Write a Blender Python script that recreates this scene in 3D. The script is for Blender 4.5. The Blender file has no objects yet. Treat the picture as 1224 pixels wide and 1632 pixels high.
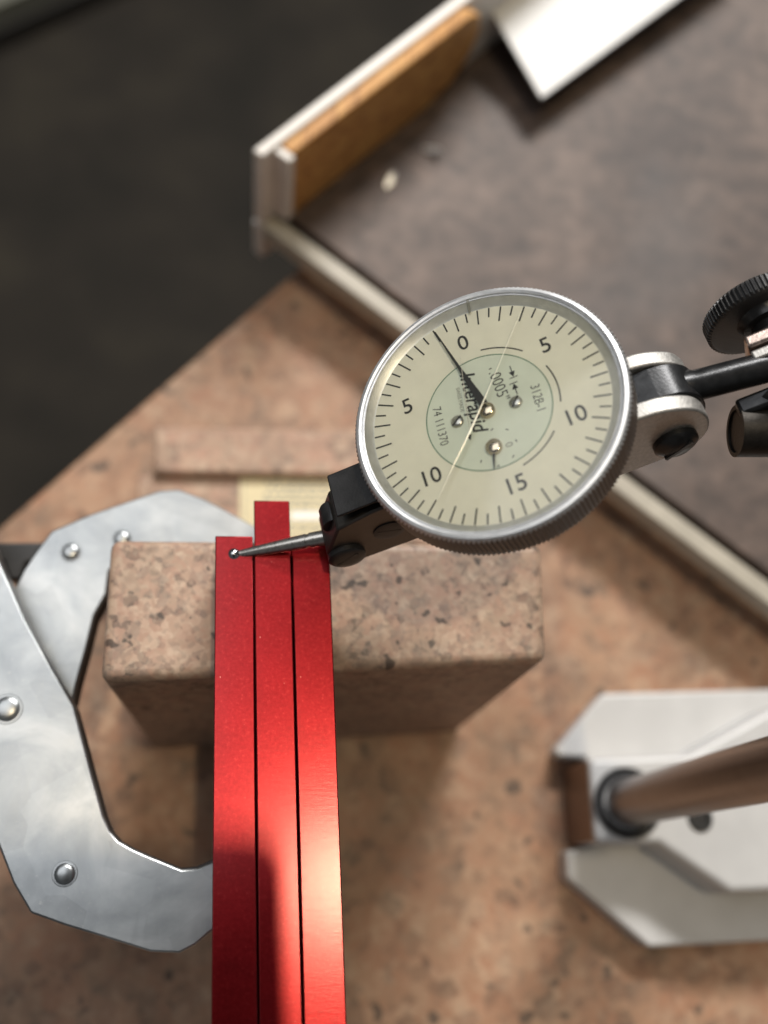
import bpy, bmesh, math, random
from mathutils import Matrix, Vector

random.seed(7)
SC = bpy.context.scene
COL = SC.collection
MM = 0.001

# ------------------------------------------------------------------ camera
CAM_R = Matrix(((0.99336, -0.04052, -0.10768), (0.0, 0.93594, -0.35215), (0.11505, 0.34981, 0.92973)))
CAM_P = Vector((0.0, 0.0, 0.232))
cd = bpy.data.cameras.new('camera')
cam = bpy.data.objects.new('camera', cd)
COL.objects.link(cam)
cam.matrix_world = Matrix.Translation(CAM_P) @ CAM_R.to_4x4()
cd.sensor_fit = 'VERTICAL'
cd.sensor_height = 36.0
cd.lens = 36.0 * 1600 / 1632
cd.clip_start = 0.004
cd.clip_end = 50
cd.dof.use_dof = True
cd.dof.focus_distance = 0.139
cd.dof.aperture_fstop = 9.6
SC.camera = cam

# ------------------------------------------------------------------ world, lamps, exposure
w = bpy.data.worlds.new('World')
SC.world = w
w.use_nodes = True
w.node_tree.nodes['Background'].inputs[0].default_value = (0.94, 0.98, 1.0, 1)
w.node_tree.nodes['Background'].inputs[1].default_value = 0.08

def area(name, loc, target, size, power, col):
    l = bpy.data.lights.new(name, 'AREA')
    l.shape = 'RECTANGLE'
    l.size, l.size_y = size
    l.energy = power
    l.color = col
    o = bpy.data.objects.new(name, l)
    COL.objects.link(o)
    o.location = loc
    d = Vector(target) - Vector(loc)
    o.rotation_euler = d.to_track_quat('-Z', 'Y').to_euler()
    return o

area('ceiling_lamp', (0.170, 0.018, 2.09), (0.0, 0.03, 0.08), (0.085, 0.03), 6.5, (1.0, 0.80, 0.52))
area('rear_tube_lamp', (0.40, 1.62, 1.50), (0.03, 0.05, 0.05), (0.9, 0.22), 39.0, (1.0, 0.97, 0.93))
area('ceiling_panel', (-1.15, 0.95, 2.5), (-1.15, 0.95, 0), (2.0, 2.0), 19.0, (0.97, 0.98, 1.0))

SC.view_settings.view_transform = 'Standard'
SC.view_settings.look = 'None'
SC.view_settings.gamma = 1
SC.view_settings.exposure = 0.50
SC.render.engine = 'CYCLES'
SC.cycles.max_bounces = 5
SC.cycles.diffuse_bounces = 2
SC.cycles.glossy_bounces = 3

# ------------------------------------------------------------------ materials
def new_mat(name):
    m = bpy.data.materials.new(name)
    m.use_nodes = True
    nt = m.node_tree
    return m, nt, nt.nodes['Principled BSDF']

def N(nt, typ, **kw):
    n = nt.nodes.new(typ)
    for k, v in kw.items():
        if k in n.inputs:
            n.inputs[k].default_value = v
        else:
            setattr(n, k, v)
    return n

def coords(nt, scale=(1, 1, 1), rot=(0, 0, 0)):
    t = nt.nodes.new('ShaderNodeTexCoord')
    mp = nt.nodes.new('ShaderNodeMapping')
    mp.inputs['Scale'].default_value = scale
    mp.inputs['Rotation'].default_value = rot
    nt.links.new(t.outputs['Object'], mp.inputs['Vector'])
    return mp.outputs['Vector']

def noise(nt, vec, scale, detail=3, rough=0.55, dist=0.0):
    n = N(nt, 'ShaderNodeTexNoise', Scale=scale, Detail=detail, Roughness=rough, Distortion=dist)
    nt.links.new(vec, n.inputs['Vector'])
    return n

def ramp(nt, fac, stops):
    r = nt.nodes.new('ShaderNodeValToRGB')
    el = r.color_ramp.elements
    while len(el) > 1:
        el.remove(el[-1])
    for i, (p, c) in enumerate(stops):
        e = el[0] if i == 0 else el.new(p)
        e.position = p
        e.color = (c[0], c[1], c[2], 1) if len(c) == 3 else c
    nt.links.new(fac, r.inputs['Fac'])
    return r.outputs['Color']

def mixc(nt, fac, a, b, mode='MIX'):
    m = nt.nodes.new('ShaderNodeMix')
    m.data_type = 'RGBA'
    m.blend_type = mode
    for s, v in ((m.inputs[0], fac), (m.inputs[6], a), (m.inputs[7], b)):
        if hasattr(v, 'links'):
            nt.links.new(v, s)
        elif isinstance(v, (int, float)):
            s.default_value = v
        else:
            s.default_value = (v[0], v[1], v[2], 1)
    return m.outputs[2]

def bump(nt, bs, height, strength, dist):
    b = N(nt, 'ShaderNodeBump', Strength=strength, Distance=dist)
    nt.links.new(height, b.inputs['Height'])
    nt.links.new(b.outputs['Normal'], bs.inputs['Normal'])

def g(v):
    return (v, v, v)

def granite(name, tones, rough, cell, soft=0.35):
    """interlocking crystals: every voronoi cell takes one mineral tone; tones = dark, grey, tan, pink, pale"""
    dark, grey, tan, pink, pale = tones
    m, nt, bs = new_mat(name)
    v = coords(nt)
    warp = noise(nt, v, cell * 1.3, 2)
    wv = N(nt, 'ShaderNodeVectorMath', operation='MULTIPLY_ADD')
    nt.links.new(warp.outputs['Color'], wv.inputs[0])
    wv.inputs[1].default_value = (0.9 / cell,) * 3
    nt.links.new(v, wv.inputs[2])
    def cells(sc):
        vo = N(nt, 'ShaderNodeTexVoronoi', Scale=sc)
        nt.links.new(wv.outputs[0], vo.inputs['Vector'])
        sp = nt.nodes.new('ShaderNodeSeparateColor')
        nt.links.new(vo.outputs['Color'], sp.inputs[0])
        return sp.outputs[0]
    c1 = ramp(nt, cells(cell), [(0.0, dark), (0.07, dark), (0.10, grey), (0.22, grey), (0.28, tan), (0.55, tan), (0.62, pink), (0.82, pink), (0.90, pale)])
    c2 = ramp(nt, cells(cell * 2.1), [(0.0, dark), (0.05, dark), (0.09, grey), (0.2, grey), (0.28, tan), (0.6, pink), (0.9, pale)])
    c = mixc(nt, 0.45, c1, c2)
    n1 = noise(nt, v, cell * 0.22, 4, 0.6, 0.3)
    cs = ramp(nt, n1.outputs['Fac'], [(0.34, grey), (0.44, tan), (0.56, pink), (0.68, pale)])
    c = mixc(nt, soft, c, cs)
    fl_ = noise(nt, v, cell * 0.62, 2, 0.45)
    c = mixc(nt, ramp(nt, fl_.outputs['Fac'], [(0.665, g(0)), (0.70, g(0.8))]), c, dark)
    n3 = noise(nt, v, 28, 2)
    c = mixc(nt, 1.0, c, ramp(nt, n3.outputs['Fac'], [(0.3, g(0.80)), (0.7, g(1.14))]), 'MULTIPLY')
    nt.links.new(c, bs.inputs['Base Color'])
    bs.inputs['Roughness'].default_value = rough
    bs.inputs['Specular IOR Level'].default_value = 0.35
    return m

def metal(name, col, rough, metallic=1.0, vary=0.15, nscale=300, bstr=0.15, bscale=3000, stretch=(1, 1, 1), spec=0.5):
    m, nt, bs = new_mat(name)
    v = coords(nt, stretch)
    n = noise(nt, v, nscale, 4, 0.6)
    lo = [x * (1 - vary) for x in col]
    hi = [min(1, x * (1 + vary)) for x in col]
    nt.links.new(ramp(nt, n.outputs['Fac'], [(0.3, lo), (0.7, hi)]), bs.inputs['Base Color'])
    rr = N(nt, 'ShaderNodeMapRange')
    rr.inputs['To Min'].default_value = rough * 0.8
    rr.inputs['To Max'].default_value = min(1, rough * 1.25)
    nt.links.new(n.outputs['Fac'], rr.inputs['Value'])
    nt.links.new(rr.outputs['Result'], bs.inputs['Roughness'])
    bs.inputs['Metallic'].default_value = metallic
    bs.inputs['Specular IOR Level'].default_value = spec
    if bstr:
        n2 = noise(nt, v, bscale, 2)
        bump(nt, bs, n2.outputs['Fac'], bstr, 0.0001)
    return m

def plain(name, col, rough, vary=0.1, nscale=400, spec=0.4, bstr=0.0, bscale=2500):
    return metal(name, col, rough, 0.0, vary, nscale, bstr, bscale, spec=spec)

M = {}
M['plate'] = granite('plate_granite', ((0.08, 0.058, 0.045), (0.19, 0.128, 0.09), (0.345, 0.212, 0.133), (0.33, 0.172, 0.104), (0.455, 0.315, 0.213)), 0.55, 240, 0.38)
M['block'] = granite('block_granite', ((0.045, 0.037, 0.032), (0.19, 0.147, 0.12), (0.375, 0.27, 0.195), (0.375, 0.23, 0.167), (0.52, 0.40, 0.30)), 0.5, 620, 0.32)
M['step'] = granite('step_granite', ((0.07, 0.055, 0.045), (0.25, 0.18, 0.14), (0.42, 0.29, 0.205), (0.42, 0.245, 0.175), (0.55, 0.42, 0.31)), 0.6, 420, 0.4)

def red_mat():
    m, nt, bs = new_mat('red_anodised')
    v = coords(nt, (1, 1, 1))
    vs = coords(nt, (0.16, 1.0, 1.0))
    n = noise(nt, v, 1900, 3, 0.7)
    nb = noise(nt, vs, 2300, 4, 0.8)
    n3 = noise(nt, v, 90, 2)
    c = ramp(nt, n.outputs['Fac'], [(0.25, (0.225, 0.006, 0.009)), (0.60, (0.285, 0.010, 0.014)), (0.80, (0.38, 0.03, 0.03))])
    f = ramp(nt, n3.outputs['Fac'], [(0.3, g(0.9)), (0.7, g(1.08))])
    c = mixc(nt, 1.0, c, f, 'MULTIPLY')
    vd = N(nt, 'ShaderNodeTexVoronoi', Scale=420.0)
    nt.links.new(v, vd.inputs['Vector'])
    dust = ramp(nt, vd.outputs['Distance'], [(0.045, g(1)), (0.075, g(0))])
    nsel = noise(nt, v, 260, 1)
    dsel = ramp(nt, nsel.outputs['Fac'], [(0.57, g(0)), (0.60, g(1))])
    dd = mixc(nt, 1.0, dust, dsel, 'MULTIPLY')
    c = mixc(nt, dd, c, (0.9, 0.42, 0.38))
    nt.links.new(c, bs.inputs['Base Color'])
    bs.inputs['Metallic'].default_value = 1.0
    bs.inputs['Coat Weight'].default_value = 0.40
    bs.inputs['Coat Roughness'].default_value = 0.18
    bs.inputs['Coat IOR'].default_value = 1.65
    rr = N(nt, 'ShaderNodeMapRange')
    rr.inputs['To Min'].default_value = 0.24
    rr.inputs['To Max'].default_value = 0.38
    nt.links.new(nb.outputs['Fac'], rr.inputs['Value'])
    nt.links.new(rr.outputs['Result'], bs.inputs['Roughness'])
    h = mixc(nt, 0.5, nb.outputs['Fac'], n.outputs['Fac'])
    cb = N(nt, 'ShaderNodeBump', Strength=0.20, Distance=0.00003)
    nt.links.new(nb.outputs['Fac'], cb.inputs['Height'])
    nt.links.new(cb.outputs['Normal'], bs.inputs['Coat Normal'])
    bump(nt, bs, h, 0.10, 0.00002)
    return m
M['red'] = red_mat()

M['satin'] = metal('satin_chrome', (0.70, 0.71, 0.72), 0.40, 0.85, vary=0.08, nscale=700, bstr=0.12, bscale=6000)
M['knurl'] = metal('shaded_dirty_knurl', (0.20, 0.195, 0.19), 0.45, vary=0.12, nscale=900)  # same chrome as the rim, with shade and dirt put into the colour
M['cast'] = metal('matt_chrome_casting', (0.46, 0.45, 0.43), 0.55, vary=0.18, nscale=1800, bstr=0.5, bscale=3500)
M['body'] = metal('dark_satin_body', (0.12, 0.11, 0.10), 0.45, vary=0.12, nscale=900, bstr=0.3, bscale=4000)
M['black'] = metal('black_oxide', (0.025, 0.026, 0.028), 0.30, 0.6, vary=0.3, nscale=600, bstr=0.2, bscale=3000)
M['blackm'] = metal('black_matt', (0.018, 0.018, 0.019), 0.42, 0.1, vary=0.3, nscale=600, bstr=0.25)
M['dk'] = metal('dark_worn_sleeve', (0.03, 0.027, 0.024), 0.5, 0.8, vary=0.3, nscale=900, bstr=0.3)
M['steel'] = metal('bright_steel', (0.50, 0.48, 0.45), 0.28, vary=0.15, nscale=1500, bstr=0.1)
M['ball'] = metal('polished_carbide', (0.42, 0.42, 0.43), 0.10, vary=0.05, bstr=0)
M['worn'] = metal('worn_steel', (0.62, 0.50, 0.44), 0.35, vary=0.25, nscale=1200, bstr=0.4)
M['brass'] = metal('nickel_pin', (0.62, 0.52, 0.40), 0.16, vary=0.1, bstr=0)
M['cream'] = plain('cream_dial', (0.90, 0.875, 0.75), 0.45, 0.04, 250)
M['green'] = plain('pale_green_dial', (0.79, 0.84, 0.735), 0.45, 0.05, 200)
M['ring'] = plain('green_ring_ink', (0.16, 0.27, 0.19), 0.5, 0.3, 300)
M['ink'] = plain('black_ink', (0.035, 0.035, 0.035), 0.5, 0.2)
M['greyink'] = plain('grey_ink', (0.25, 0.25, 0.22), 0.5, 0.2)
M['white'] = plain('white_enamel', (0.53, 0.528, 0.525), 0.32, 0.05, 120, 0.5, 0.08, 900)
M['greyhole'] = plain('dark_gap', (0.03, 0.027, 0.024), 0.5, 0.2)
M['machined_shade'] = metal('machined_end_shaded', (0.22, 0.15, 0.11), 0.4, 0.7, vary=0.15, nscale=400)  # brown puts the unlit face's shade and reflected granite into the colour
M['post'] = metal('chromed_post', (0.34, 0.325, 0.325), 0.34, vary=0.08, nscale=200, bstr=0.05)
M['paper'] = plain('white_paper', (0.86, 0.86, 0.85), 0.6, 0.02, 100, 0.2)
M['label'] = plain('cream_label', (0.66, 0.57, 0.36), 0.5, 0.06, 150, 0.3)
M['labelw'] = plain('white_label_field', (0.82, 0.82, 0.80), 0.5, 0.03)
M['strip'] = plain('pale_painted_steel', (0.40, 0.365, 0.30), 0.45, 0.12, 130, 0.4, 0.1)
M['sheet'] = plain('white_painted_sheet', (0.70, 0.66, 0.61), 0.4, 0.08, 130, 0.4)
M['phone'] = plain('phone_black', (0.012, 0.012, 0.013), 0.35, 0.1)

def galv():
    m, nt, bs = new_mat('galvanised_sheet')
    v = coords(nt)
    n = noise(nt, v, 75, 5, 0.6, 0.6)
    vo = N(nt, 'ShaderNodeTexVoronoi', Scale=130.0)
    nt.links.new(v, vo.inputs['Vector'])
    c = ramp(nt, n.outputs['Fac'], [(0.30, (0.26, 0.275, 0.285)), (0.5, (0.34, 0.355, 0.362)), (0.66, (0.44, 0.45, 0.45))])
    cv = ramp(nt, vo.outputs['Color'], [(0.0, g(0.88)), (1.0, g(1.10))])
    c = mixc(nt, 0.8, c, cv, 'MULTIPLY')
    n2 = noise(nt, v, 900, 3, 0.7)
    c = mixc(nt, ramp(nt, n2.outputs['Fac'], [(0.62, g(0)), (0.7, g(0.5))]), c, (0.42, 0.42, 0.41))
    nt.links.new(c, bs.inputs['Base Color'])
    bs.inputs['Metallic'].default_value = 0.95
    rr = N(nt, 'ShaderNodeMapRange')
    rr.inputs['To Min'].default_value = 0.20
    rr.inputs['To Max'].default_value = 0.42
    sv = coords(nt, (1.0, 0.06, 1.0), (0, 0, 0.5))
    ns = noise(nt, sv, 1300, 3, 0.7)
    mxr = mixc(nt, 0.5, n.outputs['Fac'], ns.outputs['Fac'])
    nt.links.new(mxr, rr.inputs['Value'])
    nt.links.new(rr.outputs['Result'], bs.inputs['Roughness'])
    nb = noise(nt, v, 90, 2)
    bump(nt, bs, nb.outputs['Fac'], 0.12, 0.0005)
    return m
M['galv'] = galv()

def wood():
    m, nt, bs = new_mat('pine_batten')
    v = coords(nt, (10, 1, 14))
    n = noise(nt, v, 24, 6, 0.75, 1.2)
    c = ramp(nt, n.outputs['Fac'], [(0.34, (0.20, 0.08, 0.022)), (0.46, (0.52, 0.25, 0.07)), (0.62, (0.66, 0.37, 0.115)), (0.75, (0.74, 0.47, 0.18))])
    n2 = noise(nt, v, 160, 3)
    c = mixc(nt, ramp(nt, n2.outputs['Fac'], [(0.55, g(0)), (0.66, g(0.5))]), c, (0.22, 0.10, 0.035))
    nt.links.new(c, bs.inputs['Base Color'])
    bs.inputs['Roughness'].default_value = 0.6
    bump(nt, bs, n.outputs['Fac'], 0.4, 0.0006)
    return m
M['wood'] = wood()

def mat_surface():
    m, nt, bs = new_mat('worn_grey_brown_mat')
    v = coords(nt)
    n = noise(nt, v, 42, 6, 0.62, 0.5)
    n2 = noise(nt, v, 190, 4, 0.6)
    c = ramp(nt, n.outputs['Fac'], [(0.30, (0.044, 0.029, 0.024)), (0.5, (0.086, 0.059, 0.047)), (0.70, (0.138, 0.097, 0.078))])
    f = ramp(nt, n2.outputs['Fac'], [(0.30, g(0.55)), (0.5, g(1.0)), (0.70, g(1.35))])
    c = mixc(nt, 1.0, c, f, 'MULTIPLY')
    n3 = noise(nt, v, 15, 3)
    c = mixc(nt, ramp(nt, n3.outputs['Fac'], [(0.60, g(0)), (0.72, g(0.45))]), c, (0.075, 0.068, 0.068))
    nt.links.new(c, bs.inputs['Base Color'])
    bs.inputs['Roughness'].default_value = 0.6
    bump(nt, bs, n2.outputs['Fac'], 0.25, 0.0006)
    return m
M['mat'] = mat_surface()

def floor_mat():
    m, nt, bs = new_mat('dark_shop_floor')
    v = coords(nt)
    n = noise(nt, v, 5.5, 4, 0.6, 0.3)
    c = ramp(nt, n.outputs['Fac'], [(0.32, (0.016, 0.0145, 0.012)), (0.5, (0.024, 0.0205, 0.0165)), (0.68, (0.035, 0.030, 0.022))])
    nt.links.new(c, bs.inputs['Base Color'])
    bs.inputs['Roughness'].default_value = 0.75
    bs.inputs['Specular IOR Level'].default_value = 0.12
    return m
M['floor'] = floor_mat()
M['rail'] = plain('grey_green_paint', (0.20, 0.20, 0.16), 0.5, 0.15, 40)

def glass():
    m = bpy.data.materials.new('crystal')
    m.use_nodes = True
    nt = m.node_tree
    for n in list(nt.nodes):
        nt.nodes.remove(n)
    out = nt.nodes.new('ShaderNodeOutputMaterial')
    t = nt.nodes.new('ShaderNodeBsdfTransparent')
    t.inputs['Color'].default_value = (0.97, 0.985, 0.965, 1)
    gl = nt.nodes.new('ShaderNodeBsdfGlossy')
    gl.inputs['Roughness'].default_value = 0.06
    fr = nt.nodes.new('ShaderNodeFresnel')
    fr.inputs['IOR'].default_value = 1.48
    mx = nt.nodes.new('ShaderNodeMixShader')
    nt.links.new(fr.outputs[0], mx.inputs[0])
    nt.links.new(t.outputs[0], mx.inputs[1])
    nt.links.new(gl.outputs[0], mx.inputs[2])
    nt.links.new(mx.outputs[0], out.inputs['Surface'])
    return m
M['glass'] = glass()

# ------------------------------------------------------------------ mesh helpers (all sizes in millimetres)
class MB:
    def __init__(self):
        self.v, self.f = [], []

    def add(self, verts, faces, mat=None):
        o = len(self.v)
        for p in verts:
            p = Vector(p)
            self.v.append(mat @ p if mat else p)
        self.f += [tuple(o + i for i in f) for f in faces]
        return self

    def box(self, x0, x1, y0, y1, z0, z1, mat=None):
        vs = [(x, y, z) for z in (z0, z1) for y in (y0, y1) for x in (x0, x1)]
        return self.add(vs, [(0, 2, 3, 1), (4, 5, 7, 6), (0, 1, 5, 4), (2, 6, 7, 3), (0, 4, 6, 2), (1, 3, 7, 5)], mat)

    def prism(self, poly, z0, z1, mat=None, top=None):
        """polygon in xy, swept along z; top = optional inset polygon for the upper face"""
        a = sum(poly[i][0] * poly[(i + 1) % len(poly)][1] - poly[(i + 1) % len(poly)][0] * poly[i][1] for i in range(len(poly)))
        top = top or poly
        if a < 0:
            poly, top = poly[::-1], top[::-1]
        n = len(poly)
        vs = [(x, y, z0) for x, y in poly] + [(x, y, z1) for x, y in top]
        fs = [tuple(range(n - 1, -1, -1)), tuple(range(n, 2 * n))]
        fs += [(i, (i + 1) % n, n + (i + 1) % n, n + i) for i in range(n)]
        return self.add(vs, fs, mat)

    def lathe(self, prof, segs=48, mat=None, rfun=None, close=False):
        """profile (r, z) round z"""
        vs, fs = [], []
        k = len(prof)
        for s in range(segs):
            a = 2 * math.pi * s / segs
            for j, (r, z) in enumerate(prof):
                rr = rfun(s, j, r) if rfun else r
                vs.append((rr * math.cos(a), rr * math.sin(a), z))
        for s in range(segs):
            t = (s + 1) % segs
            for j in range(k - 1 if not close else k):
                q = (j + 1) % k
                fs.append((s * k + j, t * k + j, t * k + q, s * k + q))
        if not close:
            if prof[0][0] > 1e-6:
                fs.append(tuple(s * k for s in range(segs - 1, -1, -1)))
            if prof[-1][0] > 1e-6:
                fs.append(tuple(s * k + k - 1 for s in range(segs)))
        return self.add(vs, fs, mat)

    def build(self, name, material, parent=None, bevel=0.0, smooth=True, bseg=2, angle=40):
        me = bpy.data.meshes.new(name)
        me.from_pydata([tuple(p * MM) for p in self.v], [], self.f)
        bm = bmesh.new()
        bm.from_mesh(me)
        bmesh.ops.remove_doubles(bm, verts=bm.verts, dist=1e-7)
        bmesh.ops.recalc_face_normals(bm, faces=bm.faces)
        bm.to_mesh(me)
        bm.free()
        me.update()
        o = bpy.data.objects.new(name, me)
        COL.objects.link(o)
        me.materials.append(M[material])
        if smooth:
            for p in me.polygons:
                p.use_smooth = True
            me.set_sharp_from_angle(angle=math.radians(angle))
        if bevel:
            b = o.modifiers.new('bevel', 'BEVEL')
            b.width = bevel * MM
            b.segments = bseg
            b.limit_method = 'ANGLE'
            b.angle_limit = math.radians(35)
            b.harden_normals = False
        if parent:
            o.parent = parent
        return o

def axis(p, d):
    """matrix putting local z along d at p (mm)"""
    return Matrix.Translation(Vector(p)) @ Vector(d).to_track_quat('Z', 'Y').to_matrix().to_4x4()

def tag(o, label, cat=None, group=None, kind=None):
    o['label'] = label
    if cat:
        o['category'] = cat
    if group:
        o['group'] = group
    if kind:
        o['kind'] = kind
    return o

def thing(name, label, cat, loc=(0, 0, 0), mat=None, group=None):
    o = bpy.data.objects.new(name, None)
    COL.objects.link(o)
    o.empty_display_size = 0.01
    if mat:
        o.matrix_world = mat
    else:
        o.location = Vector(loc) * MM
    return tag(o, label, cat, group)

def text(name, body, size, x, y, z, rot, material, parent, align='CENTER', sx=1.0, shear=0.0, bold=0.0):
    cu = bpy.data.curves.new(name, 'FONT')
    cu.body = body
    cu.size = size * MM
    cu.align_x = align
    cu.align_y = 'CENTER'
    cu.shear = shear
    cu.offset = bold * MM
    cu.fill_mode = 'FRONT'
    cu.resolution_u = 4
    t = bpy.data.objects.new(name, cu)
    COL.objects.link(t)
    dg = bpy.context.evaluated_depsgraph_get()
    me = bpy.data.meshes.new_from_object(t.evaluated_get(dg))
    bpy.data.objects.remove(t)
    o = bpy.data.objects.new(name, me)
    COL.objects.link(o)
    me.materials.clear()
    me.materials.append(M[material])
    me.transform(Matrix.Translation((x * MM, y * MM, z * MM)) @ Matrix.Rotation(math.radians(rot), 4, 'Z') @ Matrix.Scale(sx, 4, (1, 0, 0)))
    o.parent = parent
    return o

# ================================================================== SETTING
U = Vector((0.6613, 0.7501, 0)).normalized()          # along the plate's far left edge
V = Vector((U.y, -U.x, 0))                            # square to it, into the plate
P0 = Vector((-64.4, 80.1, 0))
def uv(u, v, z=0):
    return P0 + U * u + V * v + Vector((0, 0, z))

pl = MB()
c = [uv(-260, 0), uv(330, 0), uv(330, 420), uv(-260, 420)]
pl.prism([(p.x, p.y) for p in c], -60, 0)
o = pl.build('surface_plate', 'plate', bevel=1.0)
tag(o, 'pink brown granite surface plate under everything', None, None, 'structure')
fl = MB()
fl.add([(-4000, -3000, -800), (4000, -3000, -800), (4000, 5000, -800), (-4000, 5000, -800)], [(0, 1, 2, 3)])
o = fl.build('floor', 'floor')
tag(o, 'dark grey shop floor far below the plate', None, None, 'structure')

# far rail at the top left
t = thing('floor_rail', 'grey green metal rail on the dark floor in the top left corner', 'rail', (-340, 1040, -800))
a, b_ = Vector((-374.7, 1034.6, 0)), Vector((-310.1, 1085.1, 0))
d = (b_ - a).normalized()
nrm = Vector((-d.y, d.x, 0))
def railbar(w0, w1, z0, z1):
    m = MB()
    pts = [a - d * 300 + nrm * w0, a + d * 500 + nrm * w0, a + d * 500 + nrm * w1, a - d * 300 + nrm * w1]
    m.prism([(p.x + 340, p.y - 1040) for p in pts], z0, z1)
    return m
railbar(-28, 0, 0, 60).build('rail_bar', 'rail', t, bevel=3)
railbar(-36, -30, 0, 30).build('rail_skirt', 'greyhole', t, bevel=1)
railbar(4, 300, 0, 10).build('rail_board', 'floor', t, bevel=2)

# ================================================================== TRAY (grey brown mat, wooden batten, painted edging)
T0 = (-4.8, 164.6, 0)
tray = thing('work_tray', 'grey brown topped tray with orange wooden batten and pale metal edging', 'tray', T0)
# x runs along the front edge (to the lower right), y along the batten wall (to the upper right); the corner is a little out of square
TX = (math.cos(math.radians(-38.2)), math.sin(math.radians(-38.2)))
TY = (math.cos(math.radians(47.3)), math.sin(math.radians(47.3)))
TS = Matrix(((TX[0], TY[0], 0, 0), (TX[1], TY[1], 0, 0), (0, 0, 1, 0), (0, 0, 0, 1)))
def tbox(name, material, *b, bevel=0.5):
    return MB().box(*b, TS).build(name, material, tray, bevel=bevel, bseg=3)
tbox('mat', 'mat', 2.9, 260, 1.3, 210, 6, 16, bevel=0.6)
tbox('front_lip', 'strip', 2.6, 260, -5.2, -0.6, 9.5, 15.5, bevel=0.45)
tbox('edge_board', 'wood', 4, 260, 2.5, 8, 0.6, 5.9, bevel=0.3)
tbox('outer_sheet', 'sheet', -0.4, 2.5, -5.2, 210, 15.0, 41)
tbox('lower_sheet', 'sheet', -0.8, 2.5, -5.0, 210, 0.4, 14.0)
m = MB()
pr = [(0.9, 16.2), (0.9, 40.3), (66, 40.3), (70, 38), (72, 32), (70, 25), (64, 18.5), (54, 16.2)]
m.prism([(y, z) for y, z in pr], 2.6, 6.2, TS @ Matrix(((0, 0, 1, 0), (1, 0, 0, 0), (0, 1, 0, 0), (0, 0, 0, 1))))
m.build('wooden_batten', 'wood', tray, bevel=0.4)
tbox('end_cap', 'sheet', 2.55, 7.2, -1.4, 0.8, 17.5, 40.0, bevel=0.4)

# two bright metal chips on the mat
def chip(x, y, z, s, rot, label):
    me = MB()
    pts = [(-1.9, -0.5, 0), (0.1, -0.9, 0.25), (1.9, -0.1, 0.9), (1.2, 0.7, 0.6), (-0.4, 0.6, 0.35), (-1.7, 0.3, 0.1)]
    pts = [(a * s, b * s, c * s) for a, b, c in pts]
    up = [(a, b, c + 0.25) for a, b, c in pts]
    n = 6
    fs = [tuple(range(n - 1, -1, -1)), tuple(range(n, 2 * n))] + [(i, (i + 1) % n, n + (i + 1) % n, n + i) for i in range(n)]
    me.add(pts + up, fs)
    ob = me.build('metal_chip', 'satin', None, smooth=False)
    ob.location = Vector((x, y, z)) * MM
    ob.rotation_euler = (0.15, -0.2, rot)
    tag(ob, label, 'chip', 'bright chips on the tray')
chip(38.1, 186.0, 16.3, 1.6, -0.5, 'larger bright metal chip lying on the grey brown tray top')
chip(26.6, 175.3, 16.3, 1.25, 1.0, 'smaller bright metal chip nearer the tray corner')

# white card propped on the tray
pc = MB()
tip = Vector((66.7, 199.5, 24.0))
l_ = (Vector((50.6, 230.8, 27.5)) - tip).normalized()
r_ = (Vector((107.4, 238.0, 25.0)) - tip).normalized()
q = [tip, tip + r_ * 90, tip + r_ * 90 + l_ * 150, tip + l_ * 150]
q = [p - tip for p in q]
up = l_.cross(r_)
up = up if up.z > 0 else -up
pc.add(q + [p + up * 0.8 for p in q], [(3, 2, 1, 0), (4, 5, 6, 7)] + [(i, (i + 1) % 4, 4 + (i + 1) % 4, 4 + i) for i in range(4)])
o = pc.build('white_card', 'paper', None, bevel=0.15)
o.location = tip * MM
tag(o, 'blank white card with its corner pointing down on the grey brown tray', 'card')

# ================================================================== GRANITE BLOCKS
blk = MB()
poly = [(-25.9, 52.3), (44.6, 54.3), (44.3, 34.3), (-25.3, 29.5)]
cx, cy = 9.0, 42.0
m = MB()
m.prism([(x - cx, y - cy) for x, y in poly], 0.05, 77)
o = m.build('granite_block', 'block', None, bevel=1.6, bseg=4)
o.location = (cx * MM, cy * MM, 0)
tag(o, 'tall speckled granite block that the red bars lie across', 'block')

m = MB()
m.prism([(0, 0), (74, 2.6), (73.4, 14), (-0.6, 11.5)], 18.25, 20.6)
st = thing('stepped_granite_block', 'low stepped granite block behind the tall block', 'block', (-27.4, 87.2, 0))
m.build('upper_step', 'step', st, bevel=0.8)
m = MB()
m.prism([(-3.6, -17), (76, -13), (75.4, 13.6), (-0.2, 11.0), (-0.8, 0.6), (-3.6, 0.4)], 0.05, 18.2)
m.build('lower_step', 'step', st, bevel=0.8)

lab = thing('paper_label', 'cream printed label on the low granite step behind the red bars', 'label', (-8.4, 89.0, 18.2))
lm = Matrix.Rotation(math.radians(2.6), 4, 'Z')
MB().box(0, 34, -16.5, 0, 0.03, 0.15, lm).build('label_sheet', 'label', lab)
m = MB()
rows = [-2.2, -3.7, -5.2, -6.7, -8.2]
for y in rows:
    x = 5.0 + random.uniform(0, 2.0)
    while x < 27:
        wd = random.uniform(0.8, 2.4)
        m.box(x, x + wd, y - 0.33, y + 0.33, 0.16, 0.19, lm)
        x += wd + 0.7
for y in (-12.6, -14.0):
    x = 9.0
    while x < 27:
        wd = random.uniform(0.8, 2.0)
        m.box(x, x + wd, y - 0.3, y + 0.3, 0.16, 0.19, lm)
        x += wd + 0.8
m.build('small_print', 'greyink', lab, smooth=False)
m = MB()
m.box(11.5, 23, -11.3, -9.5, 0.16, 0.2, lm)
m.build('blank_field', 'labelw', lab)
m = MB()
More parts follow.
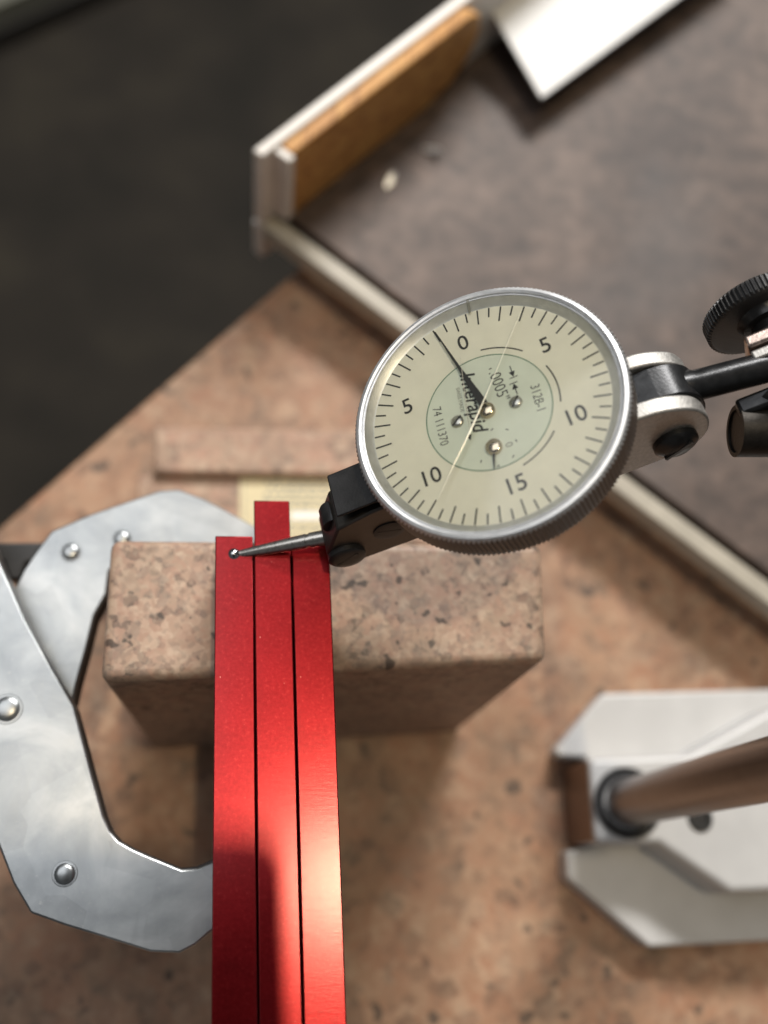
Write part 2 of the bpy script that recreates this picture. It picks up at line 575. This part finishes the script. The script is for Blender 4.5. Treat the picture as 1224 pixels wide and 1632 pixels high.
for x0, x1, y0, y1 in ((1.0, 33, -0.95, -0.8), (1.0, 1.15, -15.6, -0.95), (1.0, 33, -15.75, -15.6)):
    m.box(x0, x1, y0, y1, 0.16, 0.19, lm)
m.build('border_line', 'greyink', lab, smooth=False)

# ================================================================== CLAMP (riveted galvanised plates, two jaws)
def jaw(outline, ztop, rivets, parent, name):
    grp = MB()   # top sheet
    grp.prism(outline, ztop - 1.3, ztop)
    top = grp.build(name + '_top_plate', 'galv', parent, bevel=0.35)
    cxx = sum(p[0] for p in outline) / len(outline)
    cyy = sum(p[1] for p in outline) / len(outline)
    MB().prism([(cxx + (x - cxx) * 0.985, cyy + (y - cyy) * 0.985) for x, y in outline], ztop - 4.5, ztop - 1.35).build(name + '_core', 'blackm', parent)
    MB().prism(outline, ztop - 5.8, ztop - 4.55).build(name + '_bottom_plate', 'galv', parent, bevel=0.3)
    for x, y, r in rivets:
        m = MB()
        m.lathe([(r * 1.25, 0.01), (r * 1.2, 0.10), (r * 1.02, 0.11), (r, 0.30), (r * 0.84, 0.52), (r * 0.55, 0.66), (0, 0.70)], 24, Matrix.Translation((x, y, ztop)))
        m.build('rivet', 'galv', parent)

cl = thing('riveted_clamp', 'galvanised riveted sheet metal clamp reaching round the tall granite block', 'clamp', (-40, 30, 0))
def sh(l):
    return [(x + 40, y - 30) for x, y in l]
low = [(-62, 84), (-50, 61), (-44.2, 50.0), (-39.1, 40.7), (-34.3, 33.2), (-30.0, 26.9), (-28.4, 22.6), (-26.2, 16.6), (-23.9, 10.5), (-22.8, 8.4), (-21.3, 6.9), (-19.2, 5.8), (-16.5, 4.7), (-11.7, 2.9), (-9.4, 3.1), (-7.1, 4.1), (1.2, 7.0), (1.6, -1.5), (-7.0, -5.9), (-9, -7.6), (-11.3, -8.7), (-15.4, -8.5), (-21.6, -6.7), (-27.9, -4.9), (-33.0, -3.2), (-36.0, 0.9), (-38.4, 5.5), (-52, 32), (-72, 66)]
jaw(sh(low), 70, [(0.0, -3.8, 1.9), (11.3, -27.8, 1.5)], cl, 'front_jaw')
upj = [(-66, 8), (-52, 30), (-43.2, 48.5), (-42.3, 51.2), (-40.6, 54.7), (-38.5, 58.4), (-32.2, 61.8), (-25.8, 64.6), (-20.7, 66.8), (-17.3, 67.2), (-12.7, 65.5), (-8.3, 63.3), (-4.1, 61.0), (2.5, 57.4), (2.0, 54.6), (-20, 54.0), (-26.5, 53.8), (-28.0, 51.5), (-28.1, 47.4), (-29.7, 43.6), (-30.5, 37.6), (-31.4, 32.1), (-31.8, 28.6), (-35, 18), (-48, -2)]
jaw(sh(upj), 62, [(5.2, 24.6, 1.5), (13.6, 27.4, 1.4)], cl, 'rear_jaw')
m = MB()
m.prism(sh([(-70, 57.6), (-40, 59.0), (-40, 55.4), (-44.0, 55.0), (-44.6, 51.8), (-46.5, 51.6), (-48, 55.0), (-70, 54.4)]), 50, 54)
m.build('black_handle_link', 'blackm', cl, bevel=0.5)

# ================================================================== STAND WITH WHITE BASE
sd = thing('indicator_stand', 'white enamelled stand base with forked front and chromed post', 'stand', (76.1, 17.1, 0))
def ss(l):
    return [(x - 76.1, y - 17.1) for x, y in l]
fo = [(64.4, 29.3), (76.3, 42.2), (150, 45.5), (150, -8.5), (82.3, -11.4), (65.5, 2.3), (65.6, 8.0), (71.5, 8.6), (71.5, 28.0), (65.0, 27.9)]
m = MB()
m.prism(ss([(x * 1.009, y * 1.009) for x, y in fo]), 0.1, 7.0)
m.build('base_flange', 'white', sd, bevel=2.0, bseg=5)
po = [(68.4, 26.3), (91.1, 27.6), (112, 38.4), (150, 40.5), (150, 1.2), (96.7, -0.8), (82.2, 8.9), (68.7, 8.9)]
m = MB()
inn = [(69.2, 25.6), (91.3, 26.6), (112.3, 37.2), (149, 39), (149, 2.4), (97.1, 0.6), (82.6, 9.9), (69.3, 9.9)]
m.prism(ss(po), 0.2, 20.0)
m.build('base_block', 'white', sd, bevel=1.6, bseg=5)
m = MB()
m.prism(ss([(68.15, 25.8), (68.6, 25.8), (68.8, 9.4), (68.35, 9.4)]), 0.6, 19.2)
m.build('front_face', 'machined_shade', sd)
m = MB()
m.lathe([(5.4, 20.0), (7.2, 20.01), (7.3, 20.5), (6.9, 20.9), (5.3, 20.9)], 48, close=True)
m.build('post_collar', 'blackm', sd)
m = MB()
m.lathe([(4.7, 18.0), (4.7, 150.0), (4.6, 150.8), (0, 150.8)], 48)
m.build('post', 'post', sd)
m = MB()
m.lathe([(0.0, 20.06), (1.5, 20.06), (1.7, 20.5), (2.6, 20.5), (2.8, 20.02)], 32, Matrix.Translation((15.6, -3.0, 0)))
m.build('set_screw', 'blackm', sd)

# ================================================================== RED BARS
def bar(x0, x1, X0, X1, yend, label, z0=77.03, z1=89.0, tongue=0.0):
    """x0,x1 at y=50 ; X0,X1 at y=-16: the bars run very slightly askew"""
    def xa(a, b, y):
        return a + (b - a) * (50 - y) / 66.0
    yn = -75
    p = [(xa(x0, X0, yend), yend), (xa(x1, X1, yend), yend + 0.15), (xa(x1, X1, yn), yn), (xa(x0, X0, yn), yn)]
    ox, oy = (p[0][0] + p[1][0]) / 2, yend
    m = MB()
    m.prism([(x - ox, y - oy) for x, y in p], z0 - 77, z1 - 77)
    if tongue:      # shoulders low on the sides close the seams to the neighbours
        t = tongue
        e = [(p[0][0] - t, 49.0), (p[1][0] + t, 49.0), (p[2][0] + t, yn), (p[3][0] - t, yn)]
        e[0] = (xa(x0, X0, 49.0) - t, 49.0)
        e[1] = (xa(x1, X1, 49.0) + t, 49.0)
        m.prism([(x - ox, y - oy) for x, y in e], 0.3, 9.0)
    ob = m.build('red_bar', 'red', None, bevel=0.16, bseg=2)
    ob.location = (ox * MM, oy * MM, 77 * MM)
    tag(ob, label, 'bar', 'red anodised bars lying side by side')
bar(-8.75, -3.22, -5.4, 0.43, 49.3, 'left red anodised bar with the ball tip resting on it')
bar(-3.0, 2.38, 0.65, 6.10, 55.2, 'middle red anodised bar sticking out past its neighbours', z1=89.02, tongue=0.20)
bar(2.60, 8.2, 6.32, 11.75, 49.6, 'right red anodised bar below the dial gauge nose', z1=88.98)

# ================================================================== DIAL TEST INDICATOR
IM = Matrix(((0.8612, -0.2089, -0.4634, 0.0269), (0.2588, 0.9648, 0.0459, 0.0580), (0.4375, -0.1594, 0.885, 0.1172), (0, 0, 0, 1)))
R3 = IM.to_3x3()
xa = R3.col[0].normalized()
za = R3.col[2]
za = (za - xa * za.dot(xa)).normalized()
ya = za.cross(xa)
IM = Matrix(((xa.x, ya.x, za.x, IM[0][3]), (xa.y, ya.y, za.y, IM[1][3]), (xa.z, ya.z, za.z, IM[2][3]), (0, 0, 0, 1)))
ind = thing('dial_indicator', 'dial test indicator with cream face and knurled silver rim touching the left red bar', 'gauge', mat=IM)

# ---- bezel
NT = 176
SEG = NT * 4
pr = [(15.75, -0.6), (15.9, -0.02), (16.15, 0.10), (17.02, 0.92), (17.12, 0.74), (17.26, 0.76), (17.34, 1.10), (17.62, 1.22), (18.02, 1.12), (18.24, 0.80),
      (18.30, 0.55), (18.30, -3.9), (18.15, -4.25), (17.2, -4.5), (15.75, -4.5)]
def kn(s, j, r):
    if j in (10, 11):
        return r + (0.16 if s % 4 in (1, 2) else -0.10)
    return r
m = MB()
m.lathe(pr, SEG, rfun=kn, close=True)
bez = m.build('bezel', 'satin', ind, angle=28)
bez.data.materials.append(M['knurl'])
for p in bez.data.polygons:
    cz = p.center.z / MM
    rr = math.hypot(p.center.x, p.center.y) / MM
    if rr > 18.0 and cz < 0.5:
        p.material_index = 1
# chip mark across the rim at the top
m = MB()
m.add([(1.75, 15.4, 0.33), (2.05, 15.4, 0.33), (2.45, 17.05, 1.02), (2.1, 17.1, 1.02)], [(0, 1, 2, 3)])
m.build('rim_crack', 'greyink', bez, smooth=False)

MB().lathe([(0, -1.2), (15.9, -1.2), (15.9, 0), (0, 0)], 128).build('dial_face', 'cream', ind)
dial = bpy.data.objects['dial_face']
MB().lathe([(0, 0.01), (8.35, 0.01), (8.35, 0.02), (0, 0.02)], 96).build('inner_disc', 'green', dial)
MB().lathe([(8.36, 0.012), (8.50, 0.012), (8.50, 0.035), (8.36, 0.035)], 128, close=True).build('inner_ring', 'ring', dial)

# ---- graduations: sixty ticks, long on the whole divisions
ROT0 = 91.3
tick_mesh = {}
for k in range(60):
    long_ = (k % 2 == 0)
    a = math.radians(ROT0 - k * 6.0)
    r0 = 13.55 if long_ else 14.35
    key = long_
    if key not in tick_mesh:
        mm = MB()
        mm.box(r0, 15.82, -0.105, 0.105, 0.02, 0.04)
        ob = mm.build('tick', 'ink', dial, smooth=False)
        tick_mesh[key] = ob.data
    else:
        ob = bpy.data.objects.new('tick', tick_mesh[key])
        COL.objects.link(ob)
        ob.parent = dial
    ob.rotation_euler = (0, 0, a)
for k, s in enumerate(('0', '5', '10', '15', '10', '5')):
    a = math.radians(ROT0 - k * 60.0)
    text('numeral', s, 3.25, 11.45 * math.cos(a), 11.45 * math.sin(a), 0.035, 1.5, 'ink', dial, sx=0.97, bold=0.022)
for a0 in (62, 1, -60):
    m = MB()
    vs, fs = [], []
    n = 20
    for i in range(n + 1):
        a = math.radians(a0 + 18 - 36 * i / n)
        for r in (9.35, 9.53):
            vs.append((r * math.cos(a), r * math.sin(a), 0.035))
    for i in range(n):
        fs.append((2 * i, 2 * i + 1, 2 * i + 3, 2 * i + 2))
    m.add(vs, fs)
    m.build('arc_mark', 'ink', dial, smooth=False)
# ---- lettering
text('lettering', 'Interapid', 2.85, -1.5, 2.35, 0.04, -94, 'ink', dial, sx=0.90, shear=0.25, bold=0.04)
text('lettering', 'SWISS MADE', 0.72, -3.05, 3.3, 0.04, -95, 'greyink', dial, sx=0.95)
text('lettering', '74 111370', 1.7, -6.6, 0.7, 0.04, -94, 'ink', dial, sx=0.82, bold=-0.01)
text('lettering', '312B-1', 1.75, 6.5, -1.0, 0.04, -94, 'ink', dial, sx=0.84, bold=-0.01)
text('lettering', '.0005"', 2.2, 2.35, 3.0, 0.04, -89, 'ink', dial, sx=0.88, bold=-0.01)
text('lettering', '0', 1.4, 1.1, -5.75, 0.04, -92, 'greyink', dial)
def arrow(x, y, dy, bar_at_tip=True, name='arrow_mark'):
    """thin arrow running along y, head at y+dy"""
    m = MB()
    s = 1 if dy > 0 else -1
    yt = y + dy
    m.box(x - 0.07, x + 0.07, min(y, yt - s * 0.6), max(y, yt - s * 0.6), 0.03, 0.045)
    m.prism([(x - 0.42, yt - s * 0.85), (x + 0.42, yt - s * 0.85), (x, yt)], 0.03, 0.045)
    if bar_at_tip:
        m.box(x - 0.55, x + 0.55, min(yt, yt + s * 0.12), max(yt, yt + s * 0.12), 0.03, 0.045)
    m.build(name, 'ink', dial, smooth=False)
arrow(4.55, 5.15, -1.75)
arrow(4.25, 0.7, 1.75)
arrow(-3.35, -2.0, -1.05, False)
for x, y, r in ((-0.3, -2.75, 20), (1.5, -3.6, -35), (2.15, -5.6, -80), (1.15, -7.55, 40), (-1.0, -8.05, 10), (-2.9, -6.5, 60), (2.05, 5.95, 0)):
    mm = MB()
    mm.box(-0.2, 0.2, -0.07, 0.07, 0.03, 0.045, Matrix.Translation((x, y, 0)) @ Matrix.Rotation(math.radians(r), 4, 'Z'))
    mm.build('small_tick', 'ink', dial, smooth=False)

# ---- hands, pins, dial screws
hand = Vector((-3.35, 14.7))
hd = hand.normalized()
hp = Vector((-hd.y, hd.x))
m = MB()
def hpt(t, s):
    q = hd * t + hp * s
    return (q.x, q.y)
m.prism([hpt(0, 0.60), hpt(3.0, 0.50), hpt(8.0, 0.20), hpt(15.05, 0.06), hpt(15.05, -0.06), hpt(8.0, -0.20), hpt(3.0, -0.50), hpt(0, -0.60)], 0.50, 0.58)
m.build('pointer', 'ink', ind, smooth=False)
m = MB()
m.prism([(-0.55, -5.4), (-1.02, -5.4), (-1.62, -8.35), (-1.48, -8.38)], 0.36, 0.42)
m.build('small_pointer', 'ink', ind, smooth=False)
def pin(x, y, r, z, mat='brass', name='hand_pin'):
    m = MB()
    m.lathe([(r, 0.05), (r, z - 0.25), (r * 0.85, z - 0.08), (r * 0.5, z), (0, z + 0.03)], 32, Matrix.Translation((x, y, 0)))
    return m.build(name, mat, ind)
pin(-0.1, 0.05, 1.08, 0.82)
pin(-0.75, -5.35, 1.08, 0.72)
for x, y, r in ((3.7, -0.35, 50), (-4.25, 0.3, 35)):
    s = pin(x, y, 0.88, 0.42, 'steel', 'dial_screw')
    m = MB()
    m.box(-0.86, 0.86, -0.11, 0.11, 0.36, 0.47, Matrix.Translation((x, y, 0)) @ Matrix.Rotation(math.radians(r), 4, 'Z'))
    m.build('slot', 'ink', s, smooth=False)

# ---- crystal with its cracks
m = MB()
m.lathe([(16.98, 0.86), (16.5, 0.95), (12, 1.05), (6, 1.11), (0, 1.13)], 96)
m.f = [f for f in m.f if len(f) <= 4]
cr = m.build('crystal', 'glass', ind, angle=180)
def crack(name, pts, wd, mat):
    vs, fs = [], []
    n = len(pts)
    for i, (x, y, ww) in enumerate(pts):
        a = Vector(pts[max(0, i - 1)][:2])
        b = Vector(pts[min(n - 1, i + 1)][:2])
        dd = (b - a).normalized()
        pp = Vector((-dd.y, dd.x))
        zc = 1.15 + 0.0
        vs += [(x + pp.x * wd * ww, y + pp.y * wd * ww, zc), (x, y, zc + 0.06), (x - pp.x * wd * ww, y - pp.y * wd * ww, zc)]
    for i in range(n - 1):
        for j in (0, 1):
            fs.append((3 * i + j, 3 * i + j + 1, 3 * i + j + 4, 3 * i + j + 3))
    mm = MB()
    mm.add(vs, fs)
    return mm.build(name, mat, cr, smooth=False)
M['crackl'] = metal('crack_glint', (0.88, 0.82, 0.66), 0.3, 0.2, vary=0.2, nscale=500, bstr=0)
M['crackd'] = plain('crack_shade', (0.33, 0.31, 0.25), 0.4, 0.2)
crack('long_crack', [(8.6, 11.9, 0.25), (6.4, 9.2, 0.5), (3.6, 5.6, 0.5), (1.2, 2.6, 0.7), (-0.7, 0.2, 1.0), (-2.4, -1.8, 1.5), (-4.6, -4.3, 1.2), (-7.2, -7.2, 0.7), (-9.9, -10.4, 0.25)], 0.10, 'crackl')
crack('short_crack', [(-1.1, 8.8, 0.3), (-1.8, 4.6, 0.7), (-2.4, 1.0, 0.8), (-2.9, -2.2, 0.4)], 0.065, 'crackd')

# ---- body under the dial
XZ = Matrix(((1, 0, 0, 0), (0, 0, 1, 0), (0, 1, 0, 0), (0, 0, 0, 1)))      # polygon (x, z) swept along y
m = MB()
nose = [(-27.2 + 2.9 * math.cos(math.radians(a)), -13.3 + 3.6 * math.sin(math.radians(a))) for a in range(130, 275, 12)]
m.prism(nose + [(-15, -17.3), (15, -17.0), (15, -4.6), (-20, -4.6), (-25.5, -5.6)], -5.0, 1.4, XZ)
bd = m.build('body', 'body', ind, bevel=0.35)
# dovetail rail on the top of the nose
YZ = Matrix(((0, 0, 1, 0), (1, 0, 0, 0), (0, 1, 0, 0), (0, 0, 0, 1)))
m = MB()
m.prism([(-4.9, -2.4), (1.9, -2.4), (1.0, -4.5), (-3.9, -4.5)], -24.2, -16.5, YZ)
m.build('dovetail', 'blackm', ind, bevel=0.25)
m = MB()
m.lathe([(0, -1.2), (1.9, -1.2), (2.0, -0.8), (2.0, 1.5), (1.7, 2.0), (0, 2.1)], 32, axis((-26.3, -1.6, -8.2), (0, 1, 0)))
m.build('nose_boss', 'blackm', ind)
m = MB()
m.lathe([(2.45, 0), (2.45, 1.1), (2.1, 1.5), (0, 1.5)], 32, axis((-28.3, 0.6, -15.0), (0, 1, 0)))
m.build('far_pivot_cap', 'black', ind)
def side_screw(x, z, r, y0, h, rot, name, mat='black', dome=0.5):
    m = MB()
    A = axis((x, y0, z), (0, -1, 0))
    m.lathe([(r, 0), (r, h * 0.7), (r * 0.9, h * 0.92), (r * 0.55, h + dome * 0.3), (0, h + dome * 0.4)], 40, A)
    s = m.build(name, mat, ind)
    m = MB()
    m.box(-r * 0.72, r * 0.72, -0.27, 0.27, h * 0.5, h + dome * 0.4 + 0.02, A @ Matrix.Rotation(math.radians(rot), 4, 'Z'))
    m.build('slot', 'blackm', s, smooth=False)
    return s
side_screw(-27.4, -13.2, 2.75, -5.0, 1.0, 20, 'pivot_screw', 'blackm', 0.2)
side_screw(-19.8, -11.2, 2.3, -5.0, 0.25, -30, 'body_screw', 'blackm', 0.1)

# ---- stylus
tipP = Vector((-43.74, 0.44, -10.95))
base = Vector((-27.6, -1.6, -13.4))
dv = (base - tipP)
Ls = dv.length
A = axis(tipP, dv)
m = MB()
m.lathe([(0.58, 0.5), (0.60, 1.2), (0.72, 3.0), (1.02, 8.6), (1.06, 11.2), (0.98, 11.25), (0.98, 11.75), (1.12, 11.8), (1.16, Ls), (0, Ls)], 32, A)
sty = m.build('stylus', 'steel', ind)
m = MB()
m.box(-0.5, 0.5, 0.86, 1.2, 10.9, 12.3, A @ Matrix.Rotation(math.radians(200), 4, 'Z'))
m.build('spanner_flat', 'blackm', sty, smooth=False)
m = MB()
m.lathe([(1.12 * math.sin(math.pi * i / 16), -1.12 * math.cos(math.pi * i / 16)) for i in range(17)], 32, A)
m.build('ball_tip', 'ball', sty)

# ---- swivel fork on the right
def rounded(pts, n=6):
    """smooth curve through the points (ends kept)"""
    out = []
    P = [pts[0]] + list(pts) + [pts[-1]]
    for i in range(1, len(P) - 2):
        a, b, c_, d_ = (Vector(P[i + k]) for k in (-1, 0, 1, 2))
        for k in range(n):
            t = k / n
            out.append(tuple(0.5 * ((2 * b) + (c_ - a) * t + (2 * a - 5 * b + 4 * c_ - d_) * t * t + (3 * b - a - 3 * c_ + d_) * t ** 3)))
    out.append(tuple(pts[-1]))
    return out
lug = [(11, -4.9), (17.2, -4.9), (20.0, -5.4), (22.4, -6.6), (24.4, -8.4), (25.5, -10.8), (25.7, -13.3), (25.0, -15.8), (23.2, -17.8), (20.8, -18.6), (11, -18.6)]
for y0, y1 in ((-6.6, -4.2), (0.8, 3.0)):
    m = MB()
    m.prism([lug[0]] + rounded(lug[1:-1]) + [lug[-1]], y0, y1, XZ)
    m.build('fork_lug', 'cast', ind, bevel=0.3)
kn_p = [(12, -6.2), (20.5, -6.2), (23.0, -6.9), (25.0, -8.6), (26.0, -11.0), (26.0, -14.2), (24.5, -17), (21, -18.2), (12, -18.2)]
m = MB()
m.prism([kn_p[0]] + rounded(kn_p[1:-1]) + [kn_p[-1]], -4.15, 0.75, XZ)
m.build('swivel_knuckle', 'black', ind, bevel=0.2)
fs_ = side_screw(20.8, -14.2, 3.05, -6.6, 1.1, 28, 'fork_screw', 'black', 1.8)

# ---- holder rod
rod0, rod1 = Vector((24.6, -1.8, -10.6)), Vector((46.0, -1.8, -16.4))
m = MB()
A = axis(rod0, rod1 - rod0)
m.lathe([(0, -1), (2.3, -1), (2.3, 0.8), (2.1, 1.2), (2.1, 22), (0, 22)], 40, A)
m.build('holder_rod', 'black', ind)

# ================================================================== SWIVEL CLAMP WITH KNURLED KNOB
snugM = IM @ Matrix.Translation(Vector((36.4, -1.8, -14.2)) * MM)
sn = thing('swivel_clamp', 'black swivel clamp with large knurled thumb knob gripping the gauge rod', 'clamp', mat=snugM)
A = Matrix(((1, 0, 0, 0), (0, 0, 1, 0), (0, -1, 0, 0), (0, 0, 0, 1)))   # lathe z -> local y
def kk(s, j, r):
    return r + (0.16 if s % 4 in (1, 2) else -0.16) if j in (3, 4) else r
m = MB()
m.lathe([(0, 7.9), (6.6, 7.9), (7.1, 8.0), (7.4, 8.25), (7.4, 10.2), (7.0, 10.55), (0, 10.6)], 72 * 4, Matrix.Translation((1.4, 0, -1.2)) @ A, rfun=kk)
m.build('knurled_knob', 'blackm', sn, angle=30)
m = MB()
m.lathe([(0, 3.4), (3.4, 3.4), (3.5, 4.6), (2.6, 5.2), (2.5, 6.4), (3.5, 6.6), (3.6, 7.4), (4.0, 8.0)], 40, Matrix.Translation((1.8, 0, -0.6)) @ A)
m.build('knob_neck', 'black', sn)
m = MB()
m.box(-2.6, 9, 2.3, 4.2, -4.0, 3.4)
m.build('upper_jaw', 'worn', sn, bevel=0.4)
m = MB()
m.box(-2.6, 9, 0.3, 1.8, -4.2, 3.2)
m.build('grip_plate', 'cast', sn, bevel=0.3)
m = MB()
m.box(-0.6, 9, -3.4, -1.8, -4.2, 3.2)
m.build('lower_jaw', 'worn', sn, bevel=0.4)
m = MB()
R1, R2 = 3.5, 2.9
m.lathe([(R1, -3.5), (R1, 4.5), (R2, 4.5), (R2, -3.5)], 48, axis((-4.6, -6.2, -4.1), (0.906, -0.226, -0.3585)), close=True)
m.lathe([(0, -3.2), (R2 + 0.05, -3.2), (R2 + 0.05, 4.0), (0, 4.0)], 32, axis((-4.6, -6.2, -4.1), (0.906, -0.226, -0.3585)))
m.build('split_sleeve', 'dk', sn)
MB().box(-6.6, 9, -5.0, -2.4, -6.2, 0.2).build('clamp_body', 'black', sn, bevel=0.5)
m = MB()
m.lathe([(0, -2), (3.1, -2), (3.1, 20), (0, 20)], 40, axis((-0.4, -4.0, -2.0), (0.36, -0.90, -0.25)))
m.build('swivel_barrel', 'blackm', sn)

# cross arm joining the clamp to the post (leaves the frame on the right)
pw = snugM @ (Vector((5.0, -7.0, -3.0)) * MM)
pe = Vector((76.1 * MM, 17.1 * MM, pw.z))
m = MB()
base_w = Vector((76.1, 17.1, 0))
s0 = pw / MM - base_w
s1 = pe / MM - base_w
m.lathe([(0, 0), (2.6, 0), (2.6, (s1 - s0).length), (0, (s1 - s0).length)], 32, axis(s0, s1 - s0))
m.build('cross_arm', 'blackm', sd)
m = MB()
m.lathe([(5.25, pw.z / MM - 6), (8.5, pw.z / MM - 6), (8.5, pw.z / MM + 6), (5.25, pw.z / MM + 6)], 40, close=True)
m.build('arm_collar', 'blackm', sd, bevel=0.4)

# ================================================================== THE PHONE that takes the picture, just behind the lens
ph = thing('hand_held_phone', 'black phone held flat above the work, casting the shadow on the red bars', 'phone',
           mat=Matrix.Translation(CAM_P) @ CAM_R.to_4x4())
def rr_poly(x0, x1, y0, y1, r, n=8):
    out = []
    for cx_, cy_, a0 in ((x1 - r, y1 - r, 0), (x0 + r, y1 - r, 90), (x0 + r, y0 + r, 180), (x1 - r, y0 + r, 270)):
        for i in range(n + 1):
            a = math.radians(a0 + 90 * i / n)
            out.append((cx_ + r * math.cos(a), cy_ + r * math.sin(a)))
    return out
m = MB()
m.prism(rr_poly(-51.4, 15.6, -128, 9.9, 4), 1.2, 8.3)
m.build('phone_case', 'phone', ph, bevel=1.0)
